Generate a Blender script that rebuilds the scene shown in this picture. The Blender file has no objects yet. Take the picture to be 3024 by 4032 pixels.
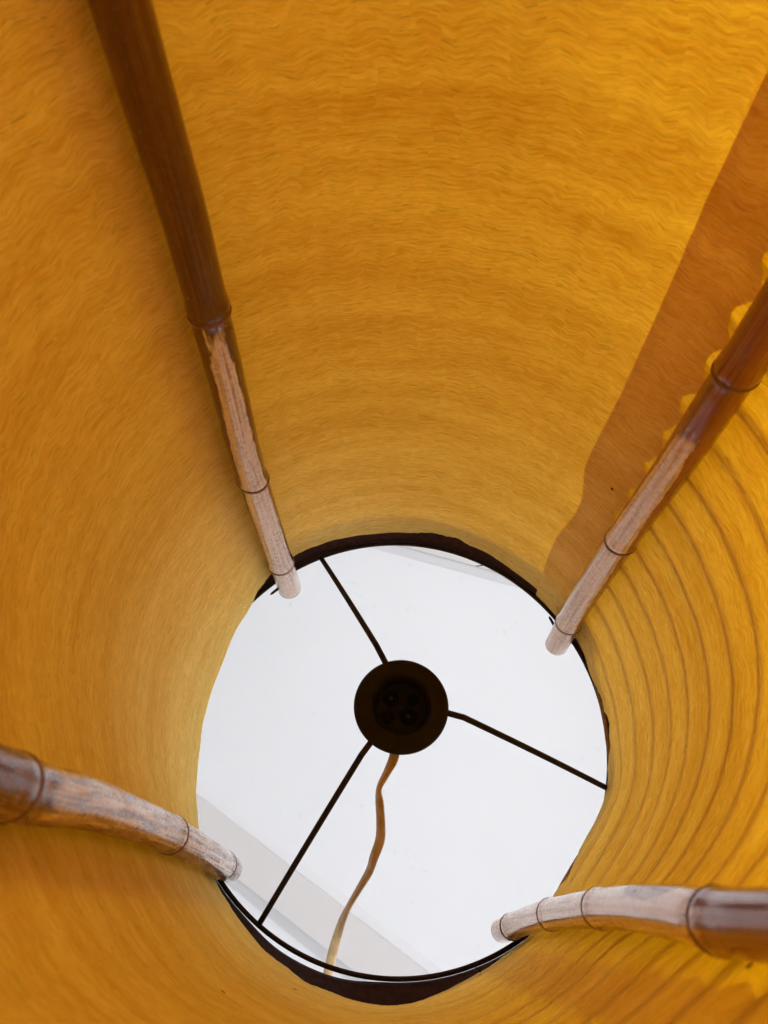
import bpy, bmesh, math, random
from mathutils import Vector, Matrix, noise
random.seed(4)
sc = bpy.context.scene
col = sc.collection
U = 0.12                      # metres per ring radius: the lamp's top ring is 24 cm across
FLOOR = -5.6                  # floor height in ring radii (ring is z = 0)
CEIL = 16.0

# ------------------------------------------------------------------ camera
cam = bpy.data.cameras.new('camera'); co = bpy.data.objects.new('camera', cam); col.objects.link(co)
v = Vector((-0.00925962, 0.47281935, 0.88111073))
e1 = Vector((0.99995713, 0.00437832, 0.0081591))
e2 = Vector((0.0, -0.88114851, 0.47283964))
def W(a): return Vector((a.dot(e1), -a.dot(e2), a.dot(v)))
X_, Y_, Z_ = W(Vector((1, 0, 0))), W(Vector((0, -1, 0))), W(Vector((0, 0, -1)))
M = Matrix(((X_.x, Y_.x, Z_.x), (X_.y, Y_.y, Z_.y), (X_.z, Y_.z, Z_.z))).to_4x4()
M.translation = Vector((-0.09596, 0.80345, -3.7019)) * U
co.matrix_world = M
cam.sensor_fit = 'VERTICAL'; cam.sensor_height = 24.0; cam.sensor_width = 18.0
cam.lens = 3045 / 4032 * 24.0
cam.clip_start = 0.005; cam.clip_end = 500
cam.dof.use_dof = True; cam.dof.focus_distance = 0.40; cam.dof.aperture_fstop = 13
sc.camera = co

# ------------------------------------------------------------------ light
SUN_EL, SUN_AZ = 45.0, 14.0    # degrees; azimuth counter-clockwise from +X
w = bpy.data.worlds.new('World'); sc.world = w; w.use_nodes = True
nt = w.node_tree; bg = nt.nodes['Background']
sky = nt.nodes.new('ShaderNodeTexSky'); sky.sky_type = 'NISHITA'; sky.sun_disc = False
sky.sun_elevation = math.radians(SUN_EL); sky.sun_rotation = math.radians(90 - SUN_AZ)
sky.air_density = 1.0; sky.dust_density = 1.5
nt.links.new(sky.outputs[0], bg.inputs[0]); bg.inputs[1].default_value = 0.10
sl = bpy.data.lights.new('sun', 'SUN'); sl.energy = 5.0; sl.angle = math.radians(3); sl.color = (1.0, 0.95, 0.87)
so = bpy.data.objects.new('sun', sl); col.objects.link(so)
d = Vector((math.cos(math.radians(SUN_AZ)) * math.cos(math.radians(SUN_EL)), math.sin(math.radians(SUN_AZ)) * math.cos(math.radians(SUN_EL)), math.sin(math.radians(SUN_EL))))
so.rotation_euler = d.to_track_quat('Z', 'Y').to_euler(); so.location = d * 5
sc.view_settings.view_transform = 'Standard'; sc.view_settings.look = 'None'
sc.view_settings.exposure = 1.36; sc.view_settings.gamma = 1.0
sc.render.engine = 'CYCLES'
cy = sc.cycles
cy.max_bounces = 12; cy.diffuse_bounces = 7; cy.glossy_bounces = 4; cy.transmission_bounces = 8
cy.use_denoising = True; cy.denoising_prefilter = 'NONE'; cy.sample_clamp_indirect = 6.0

# ------------------------------------------------------------------ helpers
def P(az, r, z):                       # azimuth in degrees as seen in the picture (counter-clockwise from the right)
    a = math.radians(az)
    return Vector((r * math.cos(a), -r * math.sin(a), z)) * U
def link(name, me, mat=None, parent=None, label=None, kind=None, smooth=True):
    o = bpy.data.objects.new(name, me); col.objects.link(o)
    if mat: me.materials.append(mat)
    if parent: o.parent = parent
    if label: o['label'] = label
    if kind: o['kind'] = kind
    if smooth: me.polygons.foreach_set('use_smooth', [True] * len(me.polygons))
    return o
def grid_mesh(name, pts, uvs, closed=False):      # pts[i][j]
    n, m = len(pts), len(pts[0])
    vs = [p for row in pts for p in row]; fs = []
    for i in range(n - 1):
        for j in range(m if closed else m - 1):
            k = (j + 1) % m
            fs.append((i * m + j, i * m + k, (i + 1) * m + k, (i + 1) * m + j))
    me = bpy.data.meshes.new(name); me.from_pydata(vs, [], fs); me.update()
    if uvs:
        lay = me.uv_layers.new(name='UVMap')
        li = 0
        for i in range(n - 1):
            for j in range(m if closed else m - 1):
                for (a, b) in ((i, j), (i, j + 1), (i + 1, j + 1), (i + 1, j)):
                    lay.data[li].uv = uvs(a, b); li += 1
    return me
def interp(xs, ys, x):
    if x <= xs[0]: return ys[0]
    for i in range(1, len(xs)):
        if x <= xs[i]:
            t = (x - xs[i - 1]) / (xs[i] - xs[i - 1]); return ys[i - 1] * (1 - t) + ys[i] * t
    return ys[-1]
def smooth_path(pts, n):                # Catmull-Rom through the points, n samples
    pts = [Vector(p) for p in pts]; ext = [2 * pts[0] - pts[1]] + pts + [2 * pts[-1] - pts[-2]]
    out = []; segs = len(pts) - 1
    for k in range(n):
        t = k / (n - 1) * segs; i = min(int(t), segs - 1); f = t - i
        a, b, c, e = ext[i:i + 4]
        out.append(0.5 * ((2 * b) + (c - a) * f + (2 * a - 5 * b + 4 * c - e) * f * f + (3 * b - a - 3 * c + e) * f ** 3))
    return out
def tube(name, pts, rad, seg=16, up=Vector((0, 0, 1)), flat=None, cap=True):
    """round (or flattened) tube along pts; rad is a number or a function of the index"""
    rows = []; L = [0.0]
    for i in range(1, len(pts)): L.append(L[-1] + (pts[i] - pts[i - 1]).length)
    prev = None
    for i, p in enumerate(pts):
        t = (pts[min(i + 1, len(pts) - 1)] - pts[max(i - 1, 0)]).normalized()
        if prev is None:
            a = (up - up.dot(t) * t)
            if a.length < 1e-4: a = Vector((1, 0, 0)) - t.x * t
            a.normalize()
        else:
            a = (prev - prev.dot(t) * t).normalized()
        prev = a; b = t.cross(a)
        r = rad(i) if callable(rad) else rad
        fa, fb, tw = flat(i) if flat else (1, 1, 0)
        a2 = a * math.cos(tw) + b * math.sin(tw); b2 = t.cross(a2)
        rows.append([p + (a2 * math.cos(s) * fa + b2 * math.sin(s) * fb) * r for s in [2 * math.pi * j / seg for j in range(seg)]])
    me = grid_mesh(name, rows, lambda i, j: (j / seg, L[i]), closed=True)
    if cap:
        bm = bmesh.new(); bm.from_mesh(me); bm.verts.ensure_lookup_table(); m = seg; n = len(rows)
        bm.faces.new([bm.verts[j] for j in reversed(range(m))]); bm.faces.new([bm.verts[(n - 1) * m + j] for j in range(m)])
        bm.to_mesh(me); bm.free()
    return me
def lathe(name, prof, seg=64, c=(0, 0)):          # prof: (r, z) list in ring radii
    rows = [[Vector((c[0] + r * math.cos(2 * math.pi * j / seg), c[1] + r * math.sin(2 * math.pi * j / seg), z)) * U for j in range(seg)] for r, z in prof]
    return grid_mesh(name, rows, lambda i, j: (j / seg, i / len(prof)), closed=True)
def box_mesh(name, lo, hi, bevel=0.0):
    bm = bmesh.new(); bmesh.ops.create_cube(bm, size=1)
    for q in bm.verts: q.co = Vector([(lo[k] + hi[k]) / 2 + q.co[k] * (hi[k] - lo[k]) for k in range(3)])
    if bevel: bmesh.ops.bevel(bm, geom=list(bm.edges), offset=bevel, segments=2, affect='EDGES')
    me = bpy.data.meshes.new(name); bm.to_mesh(me); bm.free(); return me

# ------------------------------------------------------------------ materials
class NT:
    def __init__(s, name):
        s.m = bpy.data.materials.new(name); s.m.use_nodes = True; s.t = s.m.node_tree; s.t.nodes.clear()
        s.out = s.n('ShaderNodeOutputMaterial')
    def n(s, typ, **k):
        x = s.t.nodes.new(typ)
        for a, b in k.items(): setattr(x, a, b)
        return x
    def l(s, a, b): s.t.links.new(a, b)
    def inp(s, sock, x):
        if isinstance(x, (int, float)): sock.default_value = x
        elif isinstance(x, (tuple, list)): sock.default_value = x if len(x) == 4 or sock.type == 'VECTOR' else (*x, 1)
        elif x is not None: s.l(x, sock)
    def math(s, op, a, b=None, c=None, clamp=False):
        x = s.n('ShaderNodeMath', operation=op); x.use_clamp = clamp
        s.inp(x.inputs[0], a); s.inp(x.inputs[1], b); s.inp(x.inputs[2], c); return x.outputs[0]
    def mix(s, f, a, b, mode='MIX'):
        x = s.n('ShaderNodeMix', data_type='RGBA', blend_type=mode)
        s.inp(x.inputs[0], f); s.inp(x.inputs[6], a); s.inp(x.inputs[7], b); return x.outputs[2]
    def noise(s, vec, scale=1.0, detail=3, rough=0.5, dist=0.0):
        x = s.n('ShaderNodeTexNoise'); s.l(vec, x.inputs['Vector']); x.inputs['Scale'].default_value = scale
        x.inputs['Detail'].default_value = detail; x.inputs['Roughness'].default_value = rough; x.inputs['Distortion'].default_value = dist
        return x.outputs[0]
    def xyz(s, a, b, c=0.0):
        x = s.n('ShaderNodeCombineXYZ'); s.inp(x.inputs[0], a); s.inp(x.inputs[1], b); s.inp(x.inputs[2], c); return x.outputs[0]
    def rng(s, val, a, b, c=0.0, d=1.0, smooth=False):
        x = s.n('ShaderNodeMapRange', interpolation_type='SMOOTHSTEP' if smooth else 'LINEAR')
        for k, q in zip((1, 2, 3, 4), (a, b, c, d)): x.inputs[k].default_value = q
        s.l(val, x.inputs[0]); return x.outputs[0]
    def bump(s, h, strength, dist):
        x = s.n('ShaderNodeBump'); x.inputs['Strength'].default_value = strength; x.inputs['Distance'].default_value = dist
        s.l(h, x.inputs['Height']); return x.outputs[0]

def paper_mat(name, k=1.0, T=None, tf=0.175):
    s = NT(name); uv = s.n('ShaderNodeUVMap').outputs[0]; sp = s.n('ShaderNodeSeparateXYZ'); s.l(uv, sp.inputs[0])
    u, vv = sp.outputs[0], sp.outputs[1]
    wob = s.noise(s.xyz(s.math('MULTIPLY', u, 9.0), s.math('MULTIPLY', vv, 9.0)), 1, 2)
    wob2 = s.noise(s.xyz(s.math('MULTIPLY', u, 30.0), s.math('MULTIPLY', vv, 30.0), 4.0), 1, 2)
    wob3 = s.noise(s.xyz(s.math('MULTIPLY', u, 60.0), s.math('MULTIPLY', vv, 220.0), 2.0), 1, 2)
    uw = s.math('ADD', u, s.math('MULTIPLY', wob, 0.06)); uj = s.math('ADD', uw, s.math('MULTIPLY', wob3, 0.010))
    amp = s.rng(s.noise(s.xyz(s.math('MULTIPLY', u, 22.0), s.math('MULTIPLY', vv, 40.0), 11.0), 1, 2), 0.35, 0.65, 0.05, 0.42)
    zig = s.math('PINGPONG', s.math('ADD', uw, 3.0), 0.0085)      # crinkle chevrons of the crepe
    vz = s.math('ADD', vv, s.math('MULTIPLY', s.math('SUBTRACT', zig, 0.0042), amp))
    vz = s.math('ADD', vz, s.math('MULTIPLY', wob2, 0.003))
    cell = s.math('MULTIPLY', s.math('FLOOR', s.math('DIVIDE', s.math('ADD', uj, 3.0), 0.0085)), 3.7)
    f1 = s.noise(s.xyz(s.math('MULTIPLY', u, 120.0), s.math('MULTIPLY', vz, 1500.0), cell), 1, 2, 0.55)
    f2 = s.noise(s.xyz(s.math('MULTIPLY', u, 85.0), s.math('MULTIPLY', vz, 760.0), cell), 1, 4, 0.65)
    f3 = s.noise(s.xyz(s.math('MULTIPLY', u, 9.0), s.math('MULTIPLY', vv, 60.0), 3.0), 1, 3, 0.5, 0.4)  # broad random tone, with soft shading of horizontal ripples painted in
    fine = s.rng(f1, 0.38, 0.62); mid = s.rng(f2, 0.36, 0.64); big = s.rng(f3, 0.3, 0.7)
    dark = s.rng(f1, 0.56, 0.72, 0, 1)
    # dark flecks
    vo = s.n('ShaderNodeTexVoronoi', feature='F1'); s.l(s.xyz(s.math('MULTIPLY', u, 34.0), s.math('MULTIPLY', vv, 34.0)), vo.inputs['Vector']); vo.inputs['Scale'].default_value = 1.0
    wn = s.n('ShaderNodeTexWhiteNoise'); s.l(vo.outputs['Color'], wn.inputs['Vector'])
    fleck = s.math('MULTIPLY', s.math('LESS_THAN', vo.outputs['Distance'], 0.032), s.math('GREATER_THAN', wn.outputs['Value'], 0.55))
    tone = s.math('ADD', s.math('ADD', s.math('MULTIPLY', fine, 0.34), s.math('MULTIPLY', mid, 0.34)), s.math('MULTIPLY', big, 0.32))
    T = T or ((0.56, 0.215, 0.0), (1.0, 0.53, 0.002))
    trans = s.mix(s.rng(tone, 0.18, 0.82), *T)
    refl = s.mix(s.rng(tone, 0.15, 0.75), (0.80, 0.53, 0.105), (0.99, 0.78, 0.295))
    refl = s.mix(s.math('MULTIPLY', dark, 0.55), refl, (0.30, 0.15, 0.04))
    refl = s.mix(1.0, refl, (k, k * .97, k * .93), 'MULTIPLY')
    trans = s.mix(s.math('MULTIPLY', dark, 0.45), trans, (0.42, 0.15, 0.0))
    refl = s.mix(fleck, refl, (0.05, 0.02, 0.01)); trans = s.mix(fleck, trans, (0.02, 0.005, 0.001))
    nb = s.bump(s.math('ADD', s.math('MULTIPLY', mid, 0.6), s.math('MULTIPLY', fine, 0.4)), 0.55, 0.0009)
    df = s.n('ShaderNodeBsdfDiffuse'); s.l(refl, df.inputs[0]); s.l(nb, df.inputs['Normal'])
    tr = s.n('ShaderNodeBsdfTranslucent'); s.l(trans, tr.inputs[0]); s.l(nb, tr.inputs['Normal'])
    mx = s.n('ShaderNodeMixShader'); mx.inputs[0].default_value = tf
    s.l(df.outputs[0], mx.inputs[1]); s.l(tr.outputs[0], mx.inputs[2]); s.l(mx.outputs[0], s.out.inputs[0])
    return s.m
PAPER = paper_mat('crepe_paper'); FLAP = paper_mat('crepe_paper_flap', 1.0, ((0.70, 0.40, 0.08), (1.0, 0.80, 0.25)), 0.22)
def tape_mat():
    s = NT('pasted_paper_tape'); uv = s.n('ShaderNodeUVMap').outputs[0]; sp = s.n('ShaderNodeSeparateXYZ'); s.l(uv, sp.inputs[0])
    nz = s.noise(s.xyz(s.math('MULTIPLY', sp.outputs[0], 60.0), s.math('MULTIPLY', sp.outputs[1], 300.0)), 1, 4, 0.6)
    c = s.mix(nz, (0.72, 0.62, 0.40), (0.90, 0.84, 0.64))
    df = s.n('ShaderNodeBsdfDiffuse'); s.l(c, df.inputs[0]); tr = s.n('ShaderNodeBsdfTranslucent'); s.l(c, tr.inputs[0])
    mx = s.n('ShaderNodeMixShader'); mx.inputs[0].default_value = 0.5
    s.l(df.outputs[0], mx.inputs[1]); s.l(tr.outputs[0], mx.inputs[2]); s.l(mx.outputs[0], s.out.inputs[0]); return s.m
TAPEP = tape_mat()

def principled(s, base, rough=0.5, spec=0.5, coat=0.0, coat_rough=0.1, normal=None, metal=0.0):
    b = s.n('ShaderNodeBsdfPrincipled'); s.inp(b.inputs['Base Color'], base); s.inp(b.inputs['Roughness'], rough)
    s.inp(b.inputs['Specular IOR Level'], spec); s.inp(b.inputs['Coat Weight'], coat); s.inp(b.inputs['Coat Roughness'], coat_rough)
    s.inp(b.inputs['Metallic'], metal)
    if normal: s.l(normal, b.inputs['Normal'])
    s.l(b.outputs[0], s.out.inputs[0]); return b

def bamboo_mat(name, wear, base=(0.40, 0.19, 0.06), seed=0.0, strip=(0, -2, .8), patchy=False):
    s = NT(name); uv = s.n('ShaderNodeUVMap').outputs[0]; sp = s.n('ShaderNodeSeparateXYZ'); s.l(uv, sp.inputs[0])
    u, vv = sp.outputs[0], sp.outputs[1]
    ang = s.math('MULTIPLY', u, 2 * math.pi)
    cx, cz = s.math('COSINE', ang), s.math('SINE', ang)
    long_ = s.noise(s.xyz(s.math('MULTIPLY', cx, 7.0), s.math('MULTIPLY', cz, 7.0), s.math('ADD', s.math('MULTIPLY', vv, 22.0), seed)), 1, 4, 0.6)
    blot = s.noise(s.xyz(s.math('MULTIPLY', cx, 1.6), s.math('MULTIPLY', cz, 1.6), s.math('ADD', s.math('MULTIPLY', vv, 38.0), seed + 9)), 1, 4, 0.62)
    scr = s.noise(s.xyz(s.math('MULTIPLY', cx, 3.0), s.math('MULTIPLY', cz, 3.0), s.math('ADD', s.math('MULTIPLY', vv, 420.0), seed)), 1, 3, 0.6)
    c = s.mix(s.rng(long_, 0.3, 0.7), tuple(x * 0.62 for x in base), tuple(min(1, x * 1.3) for x in base))
    patch = s.rng(blot, 0.60, 0.66)
    c = s.mix(s.math('MULTIPLY', patch, 0.75), c, (0.10, 0.05, 0.025))
    # pale waxy bloom left on the skin, worn off in crosswise scratches and patches
    bloom = s.math('MULTIPLY', s.rng(s.math('ADD', s.math('MULTIPLY', scr, 0.55), s.math('MULTIPLY', long_, 0.45)), 0.52 - 0.16 * (1 - wear), 0.60), s.rng(blot, 0.62, 0.50))
    c = s.mix(s.math('MULTIPLY', bloom, 0.04 + 0.9 * max(0, wear - .45)), c, (0.62, 0.52, 0.46))
    # pale face of the cane: a strip with an irregular edge that takes over the whole end near the ring
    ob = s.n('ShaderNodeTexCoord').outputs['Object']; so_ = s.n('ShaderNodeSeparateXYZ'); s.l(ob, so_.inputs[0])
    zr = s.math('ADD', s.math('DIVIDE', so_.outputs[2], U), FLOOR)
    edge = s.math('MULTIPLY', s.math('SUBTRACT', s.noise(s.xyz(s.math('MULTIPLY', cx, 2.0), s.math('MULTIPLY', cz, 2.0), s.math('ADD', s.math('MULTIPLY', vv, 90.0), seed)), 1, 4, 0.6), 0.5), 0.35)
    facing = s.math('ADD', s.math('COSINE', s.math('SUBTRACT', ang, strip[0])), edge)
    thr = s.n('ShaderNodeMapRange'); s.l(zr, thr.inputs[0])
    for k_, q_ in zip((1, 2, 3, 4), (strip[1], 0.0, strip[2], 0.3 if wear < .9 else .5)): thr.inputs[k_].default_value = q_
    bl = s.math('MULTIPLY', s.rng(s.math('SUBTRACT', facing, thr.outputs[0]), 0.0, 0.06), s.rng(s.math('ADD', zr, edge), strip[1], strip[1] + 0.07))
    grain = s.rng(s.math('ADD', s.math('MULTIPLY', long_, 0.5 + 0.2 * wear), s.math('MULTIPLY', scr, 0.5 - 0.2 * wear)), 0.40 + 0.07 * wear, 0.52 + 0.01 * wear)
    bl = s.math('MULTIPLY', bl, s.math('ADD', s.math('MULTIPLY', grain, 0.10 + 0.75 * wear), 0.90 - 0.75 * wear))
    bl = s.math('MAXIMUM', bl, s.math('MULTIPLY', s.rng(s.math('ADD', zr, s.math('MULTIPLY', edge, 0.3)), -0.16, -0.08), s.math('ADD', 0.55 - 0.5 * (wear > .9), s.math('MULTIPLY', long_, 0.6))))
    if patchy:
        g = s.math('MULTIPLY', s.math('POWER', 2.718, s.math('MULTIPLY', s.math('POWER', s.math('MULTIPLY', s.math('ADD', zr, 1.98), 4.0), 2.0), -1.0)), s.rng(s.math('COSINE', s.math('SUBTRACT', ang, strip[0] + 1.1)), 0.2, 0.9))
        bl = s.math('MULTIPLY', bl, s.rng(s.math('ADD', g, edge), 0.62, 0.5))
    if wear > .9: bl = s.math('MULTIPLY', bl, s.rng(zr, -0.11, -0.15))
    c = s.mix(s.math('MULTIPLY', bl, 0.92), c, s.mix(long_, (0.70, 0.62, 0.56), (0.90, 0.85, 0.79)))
    nb = s.bump(s.math('ADD', s.math('ADD', long_, s.math('MULTIPLY', scr, 0.12 + 0.2 * wear)), s.math('MULTIPLY', bl, 0.5 * (1 - wear))), 0.16, 0.0006)
    rough = s.rng(s.math('ADD', s.math('MULTIPLY', scr, 0.5), s.math('MULTIPLY', blot, 0.5)), 0.4, 0.7, 0.10, 0.16 + 0.4 * wear)
    principled(s, c, rough, 0.5, s.math('MULTIPLY', s.math('ADD', 0.75, s.math('MULTIPLY', bl, 0.75)), s.rng(s.math('ADD', s.math('MULTIPLY', scr, 0.6), s.math('MULTIPLY', blot, 0.4)), 0.42, 0.60, 0.62, 0.62 - 0.45 * wear), None, True), 0.05 + 0.1 * wear, nb).inputs['Coat Tint'].default_value = (1.0, 0.91, 0.86, 1)
    return s.m
def flat_mat(name, base, rough=0.6, spec=0.4, var=0.3, scale=200.0, metal=0.0, bump=0.0003):
    s = NT(name); tc = s.n('ShaderNodeTexCoord').outputs['Object']
    nz = s.noise(tc, scale, 4, 0.6)
    c = s.mix(s.rng(nz, 0.3, 0.7), tuple(x * (1 - var) for x in base), tuple(min(1, x * (1 + var)) for x in base))
    principled(s, c, rough, spec, 0, 0.1, s.bump(nz, 0.5, bump), metal); return s.m
NODE = flat_mat('bamboo_node_skin', (0.17, 0.085, 0.05), 0.6, var=0.4)
IRON = flat_mat('rusted_iron', (0.020, 0.011, 0.009), 0.7, 0.2, var=0.4, scale=500)
TAPE = flat_mat('brown_binding_tape', (0.036, 0.016, 0.013), 0.9, 0.12, var=0.35, scale=300)
HUBM = flat_mat('brown_bakelite', (0.011, 0.0075, 0.0065), 0.6, 0.2, var=0.25, scale=120)
CER = flat_mat('dusty_socket_base', (0.013, 0.011, 0.012), 0.8, 0.15, var=0.3, scale=300)
WELL = flat_mat('terminal_well', (0.005, 0.005, 0.006), 0.8, 0.1)
BRASS = flat_mat('dull_brass', (0.05, 0.04, 0.03), 0.6, metal=0.5)
STRING = flat_mat('jute_cord', (0.22, 0.11, 0.03), 0.9, var=0.3, scale=700)
def cord_mat():
    s = NT('old_flex'); uv = s.n('ShaderNodeUVMap').outputs[0]; sp = s.n('ShaderNodeSeparateXYZ'); s.l(uv, sp.inputs[0])
    nz = s.noise(s.xyz(s.math('MULTIPLY', sp.outputs[0], 3.0), s.math('MULTIPLY', sp.outputs[1], 260.0)), 1, 4, 0.6)
    nz2 = s.noise(s.xyz(s.math('MULTIPLY', sp.outputs[0], 1.0), s.math('MULTIPLY', sp.outputs[1], 45.0)), 1, 3, 0.6)
    c = s.mix(s.rng(nz2, 0.35, 0.65), (0.38, 0.24, 0.09), (0.58, 0.44, 0.24))
    c = s.mix(s.math('MULTIPLY', s.rng(nz, 0.55, 0.7), 0.5), c, (0.16, 0.07, 0.03))
    b = principled(s, c, 0.45, 0.5, 0.2, 0.2, s.bump(nz, 0.4, 0.0004)); return s.m
CORD = cord_mat()

def plaster(name, base, stain=0.0):
    s = NT(name); tc = s.n('ShaderNodeTexCoord').outputs['Object']
    n1 = s.noise(tc, 1.6, 4, 0.6); n2 = s.noise(tc, 60, 4, 0.6); n3 = s.noise(tc, 9.0, 5, 0.7); n4 = s.noise(tc, 260, 3, 0.6)
    c = s.mix(s.rng(n1, 0.3, 0.7), tuple(x * 0.97 for x in base), base)
    if stain:
        m = s.math('MULTIPLY', s.math('MULTIPLY', s.rng(n3, 0.60, 0.70), s.rng(n2, 0.52, 0.62)), stain)
        c = s.mix(m, c, (0.42, 0.50, 0.47))
        sp = s.math('MULTIPLY', s.rng(n4, 0.72, 0.76), s.rng(n3, 0.45, 0.55)); c = s.mix(s.math('MULTIPLY', sp, 0.6), c, (0.25, 0.24, 0.24))
    principled(s, c, 0.9, 0.2, 0, 0.1, s.bump(n2, 0.25, 0.002)); return s.m
CEILM = plaster('white_ceiling_paint', (0.575, 0.592, 0.628), 0.9)
WALLM = plaster('white_wall_paint', (0.72, 0.72, 0.71))
BEAMM = plaster('pinkish_beam_paint', (0.495, 0.482, 0.495), 0.15)
MOULDM = plaster('pale_moulding_paint', (0.555, 0.56, 0.59))
FLOORM = flat_mat('pale_floor', (0.72, 0.72, 0.73), 0.6, var=0.06, scale=9, bump=0.002)

# ------------------------------------------------------------------ setting
me = box_mesh('floor', (-6, -6, FLOOR * U - 0.15), (6, 6, FLOOR * U)); link('floor', me, FLOORM, kind='structure', smooth=False)
me = box_mesh('ceiling', (-3.2, -3.0, CEIL * U), (1.41, 3.0, CEIL * U + 0.14)); ceiling = link('ceiling', me, CEILM, kind='structure', smooth=False)
WX = 1.25                                                         # wall on the daylight side with a wide doorway
for nm, lo, hi in (('wall', (WX, -3.0, FLOOR * U + 1.79), (WX + .16, 3.0, CEIL * U)), ('wall', (WX, 2.0, FLOOR * U), (WX + .16, 3.0, FLOOR * U + 1.79)), ('wall', (WX, -3.0, FLOOR * U), (WX + .16, -2.0, FLOOR * U + 1.79))):
    link(nm, box_mesh(nm, lo, hi), WALLM, kind='structure', smooth=False)
for lo, hi in (((-1.85, -2.3, FLOOR * U), (-1.7, 2.3, CEIL * U)), ((-1.7, -2.3, FLOOR * U), (WX, -2.15, CEIL * U)), ((-1.7, 2.15, FLOOR * U), (WX, 2.3, CEIL * U))):
    link('wall', box_mesh('wall', lo, hi), WALLM, kind='structure', smooth=False)
def beam(p, q, width, chamf, depth, ext=2.6, lab=None):
    """p, q: points on the upper visible edge in ring radii (picture axes), width across"""
    p = Vector((p[0], -p[1], 0)); q = Vector((q[0], -q[1], 0)); dd = (q - p).normalized(); n = Vector((dd.y, -dd.x, 0))
    if n.y < 0: n = -n                                            # towards the lower part of the picture
    if width < 0: n = -n; width = -width
    zc = CEIL
    def prism(name, prof, mat, parent=None):
        vs = []; A = p - dd * ext / U * 0.5; B = q + dd * ext / U * 0.35
        for E_ in (A, B):
            for (o_, z_) in prof: vs.append((E_ + n * o_ + Vector((0, 0, z_))) * U)
        k = len(prof); fs = [tuple(range(k)), tuple(reversed(range(k, 2 * k)))] + [(i, (i + 1) % k, k + (i + 1) % k, k + i) for i in range(k)]
        m_ = bpy.data.meshes.new(name); m_.from_pydata(vs, [], fs); m_.update()
        return link(name, m_, mat, parent, smooth=False)
    b = prism('beam', [(0, zc + .02), (width, zc + .02), (width, zc - depth), (0, zc - depth)], BEAMM)
    g = 0.004
    prism('moulding', [(-g, zc + .02), (-g, zc - depth * 0.8), (-chamf, zc - 0.02), (-chamf, zc + .02)], MOULDM, b)
    prism('moulding', [(width + g, zc + .02), (width + g, zc - depth * 0.8), (width + chamf, zc - 0.02), (width + chamf, zc + .02)], MOULDM, b)
    return b
b = beam((-4.32, 1.95), (1.05, -1.68), 0.88, 0.22, 0.25); b.parent = ceiling; b['label'] = 'pale greyish pink beam crossing the lower left of the opening'
b = beam((0.04, 8.72), (3.67, 7.64), -1.3, 0.17, 0.25, ext=2.0); b.parent = ceiling; b['label'] = 'pale pink ceiling beam at the upper edge of the opening'

# ------------------------------------------------------------------ lamp
def root(name, loc, label, cat, group=None):
    o = bpy.data.objects.new(name, None); col.objects.link(o); o.location = loc; o['label'] = label; o['category'] = cat
    if group: o['group'] = group
    o.empty_display_size = 0.05
    return o
lamp = root('lamp', (0, 0, FLOOR * U), 'yellow crepe paper lamp on four bamboo uprights, seen from inside its shade', 'lamp')
def child(name, me, mat, parent=lamp, label=None, kind=None, smooth=True):
    me.transform(Matrix.Translation((0, 0, -FLOOR * U)))         # geometry is written in ring space, the lamp's origin is at its foot
    return link(name, me, mat, parent, label, kind, smooth)

ED = [(126,1.03),(113,1.022),(90,1.02),(69,1.022),(47,1.01),(36,1.005),(26,1.01),(15,.978),(7,.970),(-3,.970),(-14,.987),(-22,.967),(-30,.945),(-37,.94),(-44,.945),(-55,.99),(-61,1.0),(-75,1.025),(-91,1.07),(-110,1.045),(-124,1.03),(-138,1.01),(-147,.995),(-156,.972),(-165,.946),(-175,.925),(-189,.913),(-200,.912),(-214,.948),(-222,.985)]
BD = [(126,1.08),(100,1.07),(60,1.06),(30,1.05),(-15,1.01),(-61,.975),(-78,1.04),(-100,1.075),(-122,1.055),(-142,.99),(-180,.99),(-210,1.02)]
def per(T):
    A = sorted((a % 360, r) for a, r in T); xs = [a for a, r in A]; ys = [r for a, r in A]
    xs = [xs[-1] - 360] + xs + [xs[0] + 360]; ys = [ys[-1]] + ys + [ys[0]]
    tab = [interp(xs, ys, a) for a in range(360)]
    tab = [sum(tab[(i + k) % 360] for k in range(-3, 4)) / 7 for i in range(360)]
    return lambda a: (lambda x: tab[int(x) % 360] * (1 - (x - int(x))) + tab[(int(x) + 1) % 360] * (x - int(x)))(a % 360)
fe, fb = per(ED), per(BD)
def Rp(a, z):
    s = min(1, max(0, -z / .8)); s = s * s * (3 - 2 * s)
    return fe(a) * (1 - s) + fb(a) * s
# top edge height of the paper, ragged where it has torn off the band
EZ = [(126,-.02),(119,-.06),(112,-.035),(104,-.012),(94,-.012),(86,-.03),(80,-.07),(73,-.075),(64,-.045),(55,-.02),(50,-.01),(40,0),(17,-.02),(12,-.07),(4,-.10),(-3,-.08),(-8,-.01),(-25,0),(-31,-.02),(-34,-.08),(-40,-.09),(-44,-.02),(-50,-.02),(-62,-.04),(-70,-.06),(-80,-.10),(-88,-.15),(-97,-.165),(-104,-.13),(-112,-.14),(-118,-.12),(-128,-.09),(-137,-.06),(-145,-.02),(-170,0),(-200,0),(-215,-.02),(-224,-.05),(-229,-.04)]
fz_ = sorted((a % 360, z) for a, z in EZ); _xs = [fz_[-1][0] - 360] + [a for a, z in fz_] + [fz_[0][0] + 360]; _ys = [fz_[-1][1]] + [z for a, z in fz_] + [fz_[0][1]]
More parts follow.
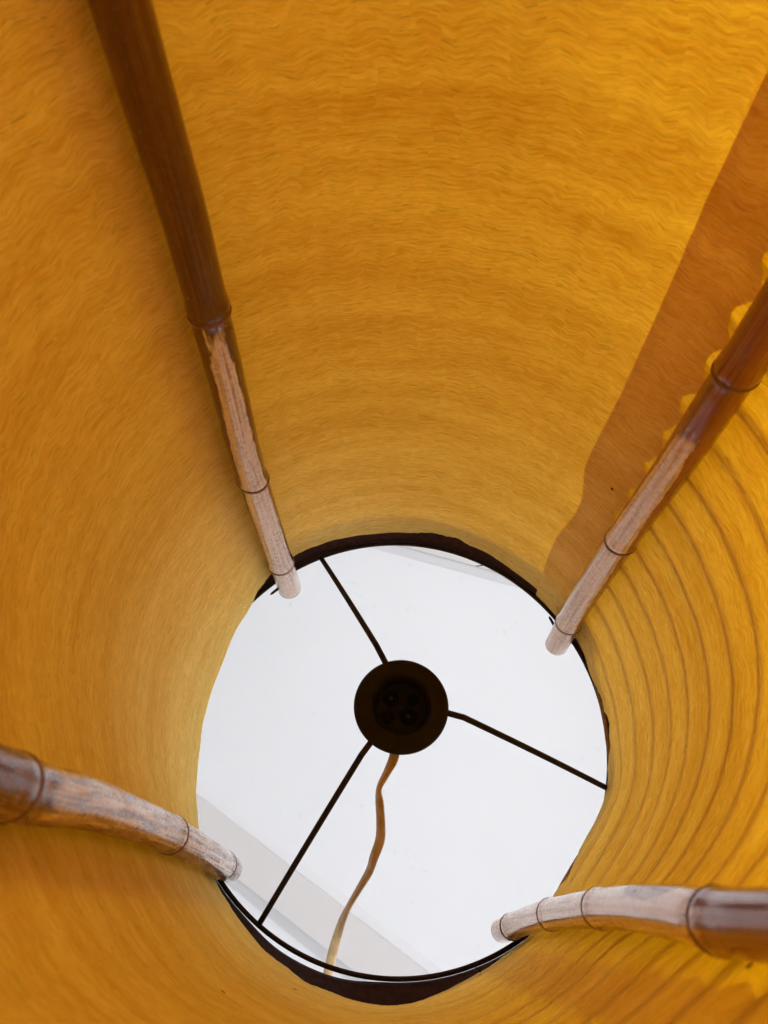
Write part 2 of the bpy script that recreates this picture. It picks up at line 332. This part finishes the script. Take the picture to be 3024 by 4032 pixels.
def fz(a):
    z = interp(_xs, _ys, a % 360)
    return z + (0.010 + 0.045 * min(1, max(0, -z / .10))) * noise.noise(Vector((a * 0.17, 0, 0))) + 0.012 * min(1, max(0.2, -z / .05)) * noise.noise(Vector((a * 0.7, 5, 0))) + 0.002 * noise.noise(Vector((a * 4, 5, 0)))
BOT = -5.45
PITCH = 0.188
def wrinkle(a, z):
    q = Vector((math.cos(math.radians(a)) * 2.2, math.sin(math.radians(a)) * 2.2, z * 1.6))
    r = 0.006 * noise.noise(q) + 0.0035 * noise.noise(Vector((q.x * 1.2, q.y * 1.2, z * 9)))
    r += -0.004 * math.exp(-((z + 0.33) / .02) ** 2) * max(0, math.cos(math.radians(a - 90)))      # crease under the top edge
    zt = fz(a); r += (0.014 * math.exp(-((a - 88) / 36) ** 4) + 0.012 * math.exp(-(((a + 100 + 180) % 360 - 180) / 26) ** 4)) * math.exp(-max(0, zt - z) / 0.045)   # edge curls out where it is torn
    # pinch where the paper is folded round the upright
    r -= 0.022 * math.exp(-((a - 139) / 5) ** 2 - ((z + .12) / .16) ** 2)
    return r
def tooth(z, ph=0.0):
    t = (z / PITCH + ph) % 1.0
    return (1 - abs(2 * t - 1)) + 0.25 * noise.noise(Vector((0, ph, z * 22)))
def sheet(name, a_of, r_off, n, zs_fn, ztop=None):
    rows = []; zs = zs_fn
    for i, tz in enumerate(zs):
        row = []
        for j in range(n + 1):
            s = j / n
            a0 = a_of(s, -1.0); zt = (ztop or fz)(a0)
            z = zt + (BOT - zt) * tz
            a = a_of(s, z)
            row.append((a, Rp(a, z) + wrinkle(a, z) + r_off(a if a_of is not main_az else 45.7 + 361 * s, z), z))
        rows.append(row)
    pts = [[P(*c) for c in r] for r in rows]
    me = grid_mesh(name, pts, lambda i, j: (math.radians(rows[i][j][0]) * 1.02 * U, rows[i][j][2] * U))
    return me
EDGE47 = ([-3, -2.4, -2.0, -1.6, -1.25, -1.12, -.95, -.8, -.55, -.4, -.2, 0], [46.9, 47.5, 47.0, 47.0, 47.6, 47.4, 45.0, 45.0, 46.6, 46.2, 45.0, 44.2])
def main_az(s, z):
    """the paper starts outside at 35 deg, runs once round and ends inside at 47 + 360 deg"""
    lo = interp(*EDGE47, z) - 1.3; hi = 360 + interp(*EDGE47, z) + 0.15 * noise.noise(Vector((0, 3, z * 14)))
    return lo + (hi - lo) * s
def main_off(t, z):
    return 0.007 * max(0, min(1, (56 - t) / 8))
zs = [(i / 260) ** 1.25 for i in range(261)]
def main_off2(a, z): return main_off(a, z)
_sheet_off = main_off
rows_n = 900
me = sheet('paper_shade', main_az, _sheet_off, rows_n, zs)
shade = child('paper_shade', me, PAPER)
# second strip glued over the outside at the lower right upright, frayed on both edges
def strip_az(s, z):
    lo = -70.5 - 0.9 * tooth(z, .3); hi = -63.6 + 2.2 * tooth(z, .1) - 0.6
    return lo + (hi - lo) * s
me = sheet('patch_strip', strip_az, lambda a, z: 0.012, 60, zs, ztop=lambda a: fz(a) - .03)
child('patch_strip', me, TAPEP)

def flap_az(s, z):
    lo = 34.3 + 2.9 * tooth(z) + .4 * noise.noise(Vector((9, 1, z * 9))); return lo + (interp(*EDGE47, z) - lo) * s
me = sheet('seam_flap', flap_az, lambda a, z: -0.006, 90, zs, ztop=lambda a: fz(a) + .01)
child('seam_flap', me, FLAP, label='darker double layer of paper along the seam at the upper right')
# added unseen laths outside the paper that shade it beside each left-hand upright
LATH = flat_mat('shade_lath_bamboo', (0.30, 0.17, 0.07), 0.6, var=0.3, scale=60)
for (ca, hw, gp) in ((132.6, 3.6, .024), (-136.5, 3.2, .02)):
    rows = []
    for i in range(60):
        z = -.25 - i * (4.9 / 59); c_ = ca + .5 * noise.noise(Vector((ca, 0, z * 1.2)))
        R0 = Rp(c_, z) + gp
        rows.append([P(c_ + x * hw, R0 + y, z) for x, y in ((-1, .006), (-.6, -.004), (.6, -.004), (1, .006), (.8, .04), (0, .052), (-.8, .04))])
    child('shade_lath', grid_mesh('shade_lath', rows, lambda i, j: (i / 60, j / 7), closed=True), LATH)

# horizontal cords wound on the outside between the glued strips
cz0 = -0.02
for k in range(24):
    z0 = cz0 - k * PITCH
    pts = []
    for i in range(90):
        a = 37.5 - i * (37.5 + 97 + 6 * math.sin(k * 2.3)) / 89
        z = z0 + 0.012 * noise.noise(Vector((a * .03, k * 3.1, 0))) + 0.004 * noise.noise(Vector((a * .2, k, 2)))
        pts.append(P(a, Rp(a, z) + 0.0140 + wrinkle(a, z) + 0.016 * max(0, min(1, (a - 33) / 2)), z))
    rad = 0.0105 + 0.0025 * random.random()
    me = tube('winding_cord', pts, rad * U, 8)
    child('winding_cord', me, STRING)

# ---- uprights
RODS = {
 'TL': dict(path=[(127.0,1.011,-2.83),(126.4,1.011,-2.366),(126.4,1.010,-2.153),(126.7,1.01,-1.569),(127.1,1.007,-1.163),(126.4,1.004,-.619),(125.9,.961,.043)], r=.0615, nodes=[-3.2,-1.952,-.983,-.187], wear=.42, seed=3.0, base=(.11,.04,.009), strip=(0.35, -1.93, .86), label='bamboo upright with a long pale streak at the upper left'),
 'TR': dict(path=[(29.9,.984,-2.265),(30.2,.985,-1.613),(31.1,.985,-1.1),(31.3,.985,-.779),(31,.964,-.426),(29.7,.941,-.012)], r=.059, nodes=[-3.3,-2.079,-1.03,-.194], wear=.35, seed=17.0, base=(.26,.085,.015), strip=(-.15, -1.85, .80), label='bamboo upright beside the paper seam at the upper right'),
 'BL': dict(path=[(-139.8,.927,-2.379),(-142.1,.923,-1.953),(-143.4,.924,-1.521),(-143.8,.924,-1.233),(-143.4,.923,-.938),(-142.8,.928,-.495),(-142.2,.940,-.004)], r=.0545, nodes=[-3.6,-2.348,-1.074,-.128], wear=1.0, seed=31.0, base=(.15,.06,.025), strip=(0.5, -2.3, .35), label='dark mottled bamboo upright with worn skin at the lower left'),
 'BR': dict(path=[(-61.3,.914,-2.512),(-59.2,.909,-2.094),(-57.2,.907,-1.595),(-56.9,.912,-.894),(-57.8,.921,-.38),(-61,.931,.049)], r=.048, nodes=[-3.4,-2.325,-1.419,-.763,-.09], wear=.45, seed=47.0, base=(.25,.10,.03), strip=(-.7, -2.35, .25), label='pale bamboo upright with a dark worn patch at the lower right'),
}
for k, R_ in RODS.items():
    p = [P(*q) for q in R_['path']]
    # carry the upright down to the floor and a little past the ring at the top
    d0 = (p[0] - p[1]).normalized(); d0 = Vector((d0.x * .3, d0.y * .3, -1)).normalized(); bot = p[0] + d0 * ((p[0].z - (FLOOR) * U) / -d0.z)
    mid = p[0] * .6 + bot * .4
    d1 = (p[-1] - p[-2]).normalized(); top = p[-1] + d1 * (0.02 * U + (0.045 * U - p[-1].z if p[-1].z < 0.045 * U else 0))
    path = smooth_path([bot, mid] + p + [top], 260)
    r0 = R_['r'] * U; tops = path[-1].z
    inn = Vector((-p[2].x, -p[2].y, 0)).normalized()
    nz = [n * U for n in R_['nodes']]
    def rad(i, path=path, r0=r0, nz=nz, tops=tops, sd=R_['seed']):
        z = path[i].z; r = r0 * (1 + 0.02 * noise.noise(Vector((z * 60, sd, 0))))
        for n in nz:
            dz = (z - n) / (0.0022)
            r += r0 * (0.085 * math.exp(-(dz + 1.2) ** 2 * .35) - 0.05 * math.exp(-(dz - 1.2) ** 2 * .5))
        return r
    # rounded end: extra rings past the last sample
    dirt = (path[-1] - path[-2]).normalized(); extra = []
    for q in range(1, 9): extra.append(path[-1] + dirt * r0 * 0.40 * math.sin(q / 8 * math.pi / 2))
    full = path + extra; n0 = len(path)
    def rad2(i, rad=rad, n0=n0, r0=r0):
        return rad(i) if i < n0 else r0 * max(0.05, math.cos((i - n0 + 1) / 8 * math.pi / 2) ** .55)
    me = tube('bamboo_upright', full, rad2, 40, up=inn)
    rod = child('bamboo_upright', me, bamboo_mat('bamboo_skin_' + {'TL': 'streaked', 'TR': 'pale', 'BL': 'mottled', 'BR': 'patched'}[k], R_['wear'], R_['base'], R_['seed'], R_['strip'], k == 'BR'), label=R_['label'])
    for n in nz:
        i = min(range(n0), key=lambda q: abs(path[q].z - n)); t = (path[min(i + 1, n0 - 1)] - path[i - 1]).normalized()
        f = (n - path[i].z) / (t.z if abs(t.z) > .1 else 1); c = path[i] + t * f
        a = (inn - inn.dot(t) * t).normalized(); b = t.cross(a); rows = []
        for q in range(41):
            th = 2 * math.pi * q / 40; nn = a * math.cos(th) + b * math.sin(th)
            R0 = r0 * (1.01 + .012 * noise.noise(Vector((q * .4, n * 50, 0)))); m = r0 * .19
            wv = 0.08 * r0 * math.sin(th + n * 300)
            rows.append([c + nn * (R0 + m * .5 * math.cos(s)) + t * (m * 1.0 * math.sin(s) + wv) for s in [2 * math.pi * j / 8 for j in range(8)]])
        me = grid_mesh('node_ring', rows, lambda i, j: (i / 40, j / 8), closed=True)
        child('node_ring', me, NODE, rod)

    for (nk, na, nb_) in (('TR', (29.7, .945, -.02), (36.3, .965, -.012)), ('TL', (125.9, .955, .0), (132.0, .955, .01)), ('BR', (-61, .93, .0), (-52.5, .962, -.01))):
        if nk == k:
            me = tube('nail', [P(*na), P(*nb_), P(*nb_) + (P(*nb_) - P(*na)) * .12], lambda i: (.010, .007, .001)[i] * U, 8); child('nail', me, IRON, rod)
# ---- top ring, band, spider arms
pts = [P(a * 360 / 180, 0.992, 0.0) for a in range(181)]
me = tube('wire_ring', pts, .0105 * U, 10, cap=False); child('wire_ring', me, IRON)
rows = []; N = 540
def gap(a): x = ((a + 112 + 180) % 360 - 180); return math.exp(-(x / 14) ** 4)
for j in range(N + 1):
    a = j * 360 / N
    rt = 1.004 + .016 * gap(a) ; inside = fe(a) < .99
    rb = max(1.006, fe(a) + .012)
    zb = -.21 + .01 * noise.noise(Vector((a * .2, 1, 1))); zt = .012 + .006 * noise.noise(Vector((a * .8, 2, 1))) + .004 * noise.noise(Vector((a * 3, 2, 1)))
    zb -= .02 * math.exp(-(((a - 90 + 180) % 360 - 180) / 42) ** 4)
    if inside: zb = -.13
    def br(z):
        t = max(0, min(1, 1 + z / .10)); base = max(1.006, Rp(a, z) + .022)
        return base * (1 - t) + rt * t
    zz = [zb + (zt - zb) * q / 8 for q in range(9)]
    rows.append([P(a, br(z), z) for z in zz] + [P(a, br(z) + .012, z) for z in reversed(zz)])
me = grid_mesh('ring_band', rows, lambda i, j: (i / N, j / 18), closed=True); child('ring_band', me, TAPE)
def thread(az, r, z, n, L_, sd):
    p0 = P(az, r, z); pts = [p0]; dr = Vector((math.cos(sd), math.sin(sd), .2))
    for i in range(n):
        dr = (dr + 0.8 * noise.noise_vector(Vector((sd * 7, i * .37, 1)))).normalized(); pts.append(pts[-1] + dr * L_ * U / n)
    me = tube('loose_thread', pts, .0028 * U, 6); child('loose_thread', me, TAPE)
thread(-69, 1.03, -.10, 14, .10, 3.0); thread(62, .995, .0, 10, .05, 2.0)
HC = (0.0025, 0.0165)                     # centre of the lampholder, picture y is flipped
for k, (a, ah) in enumerate(((113.4, 112.6), (-14.3, -13.6), (-126.6, -126.7))):
    h = math.radians(ah)
    pa = P(a, .99, .004); pb = P(ah, .262, -.575); pc = Vector((HC[0] + .165 * math.cos(math.radians({0: 108, 1: -7, 2: -131}[k])), HC[1] - .165 * math.sin(math.radians({0: 108, 1: -7, 2: -131}[k])), -.572)) * U
    pts = [pa + (pb - pa) * (i / 20) + Vector((0, 0, -.012 * U * math.sin(i / 20 * math.pi))) for i in range(20)] + smooth_path([pb + (pa - pb) * .03, pb, pb + (pc - pb) * .12, pc], 8)
    me = tube('spider_arm', pts, .0125 * U, 10, up=Vector((0, 0, 1))); child('spider_arm', me, IRON)

# ---- lampholder seen from below
zf = -.58
socket = child('lampholder', lathe('lampholder', [(.118, zf - .012), (.122, zf - .022), (.135, zf - .020), (.150, zf - .012), (.156, zf - .016), (.178, zf - .014), (.189, zf - .006), (.192, zf + .004), (.188, zf + .018), (.165, zf + .026), (.135, zf + .03), (.132, zf + .20), (.12, zf + .26), (.06, zf + .30), (.03, zf + .30)], 96, HC), HUBM)
child('inner_sleeve', lathe('inner_sleeve', [(.118, zf - .010), (.112, zf - .004), (.108, zf + .06), (.106, zf + .09)], 96, HC), HUBM, socket)
child('socket_base', lathe('socket_base', [(.107, zf + .058), (.095, zf + .052), (.0925, zf + .060), (.001, zf + .060)], 64, HC), CER, socket)
def disk(cx, cy, r, z, name, mat, h=.006):
    c = (HC[0] + cx, HC[1] - cy)
    return child(name, lathe(name, [(r, z + h), (r, z), (r * .92, z - .002), (r * .3, z - .002), (.0005, z - .002)], 28, c), mat, socket)
for (cx, cy, r) in ((-.040, .045, .035), (.030, -.030, .035), (-.052, -.030, .026), (.048, .035, .024)):
    disk(cx, cy, r, zf + .056, 'terminal_well', WELL)
for (cx, cy) in ((-.040, .045), (.030, -.030)): disk(cx, cy, .008, zf + .052, 'terminal_screw', BRASS)
me = box_mesh('centre_contact', (HC[0] * U - .012 * U, HC[1] * U - .006 * U, (zf + .04) * U), (HC[0] * U + .012 * U, HC[1] * U + .006 * U, (zf + .056) * U), .0003); child('centre_contact', me, BRASS, socket)

# ---- flex: out of the top of the lampholder, over the ring's lower edge and down outside
CP = [(0, -.02, -.29), (-.012, -.10, -.30), (-.024,-.172,-.31),(-.053,-.229,-.30),(-.084,-.285,-.27),(-.083,-.332,-.234),(-.077,-.417,-.178),(-.080,-.475,-.123),(-.107,-.543,-.068),(-.127,-.593,-.012),(-.171,-.658,.043),(-.212,-.720,.098),(-.243,-.777,.154),(-.268,-.840,.209),(-.287,-.898,.265),(-.306,-.971,.320),(-.33,-1.06,.33),(-.345,-1.13,.22),(-.35,-1.16,0),(-.352,-1.17,-1.0),(-.36,-1.18,-3.0),(-.37,-1.2,FLOOR+.4),(-.40,-1.3,FLOOR+.03),(-.6,-1.8,FLOOR+.03)]
cpts = smooth_path([Vector((x, -y, z)) * U for x, y, z in CP], 420)
TW = [0.3, .2, 1.2, 2.4, 3.3, 3.5, 4.0, 4.4, 4.8, 5.6, 6.3, 6.5]
def cflat(i):
    t = i / 419 * 23; k = min(int(t), 22)
    tw = interp([0, 2, 3, 4, 5, 7, 8.5, 10, 11, 12, 14, 23], [0.2, .3, .9, 1.25, .5, .2, .7, 1.2, 1.35, .8, .2, 0], t)
    return (0.55, 1.0, tw)
me = tube('power_cord', cpts, .0225 * U, 16, up=Vector((0, 0, 1)), flat=cflat); child('power_cord', me, CORD, label='worn tan flat flex trailing from the lampholder over the ring')
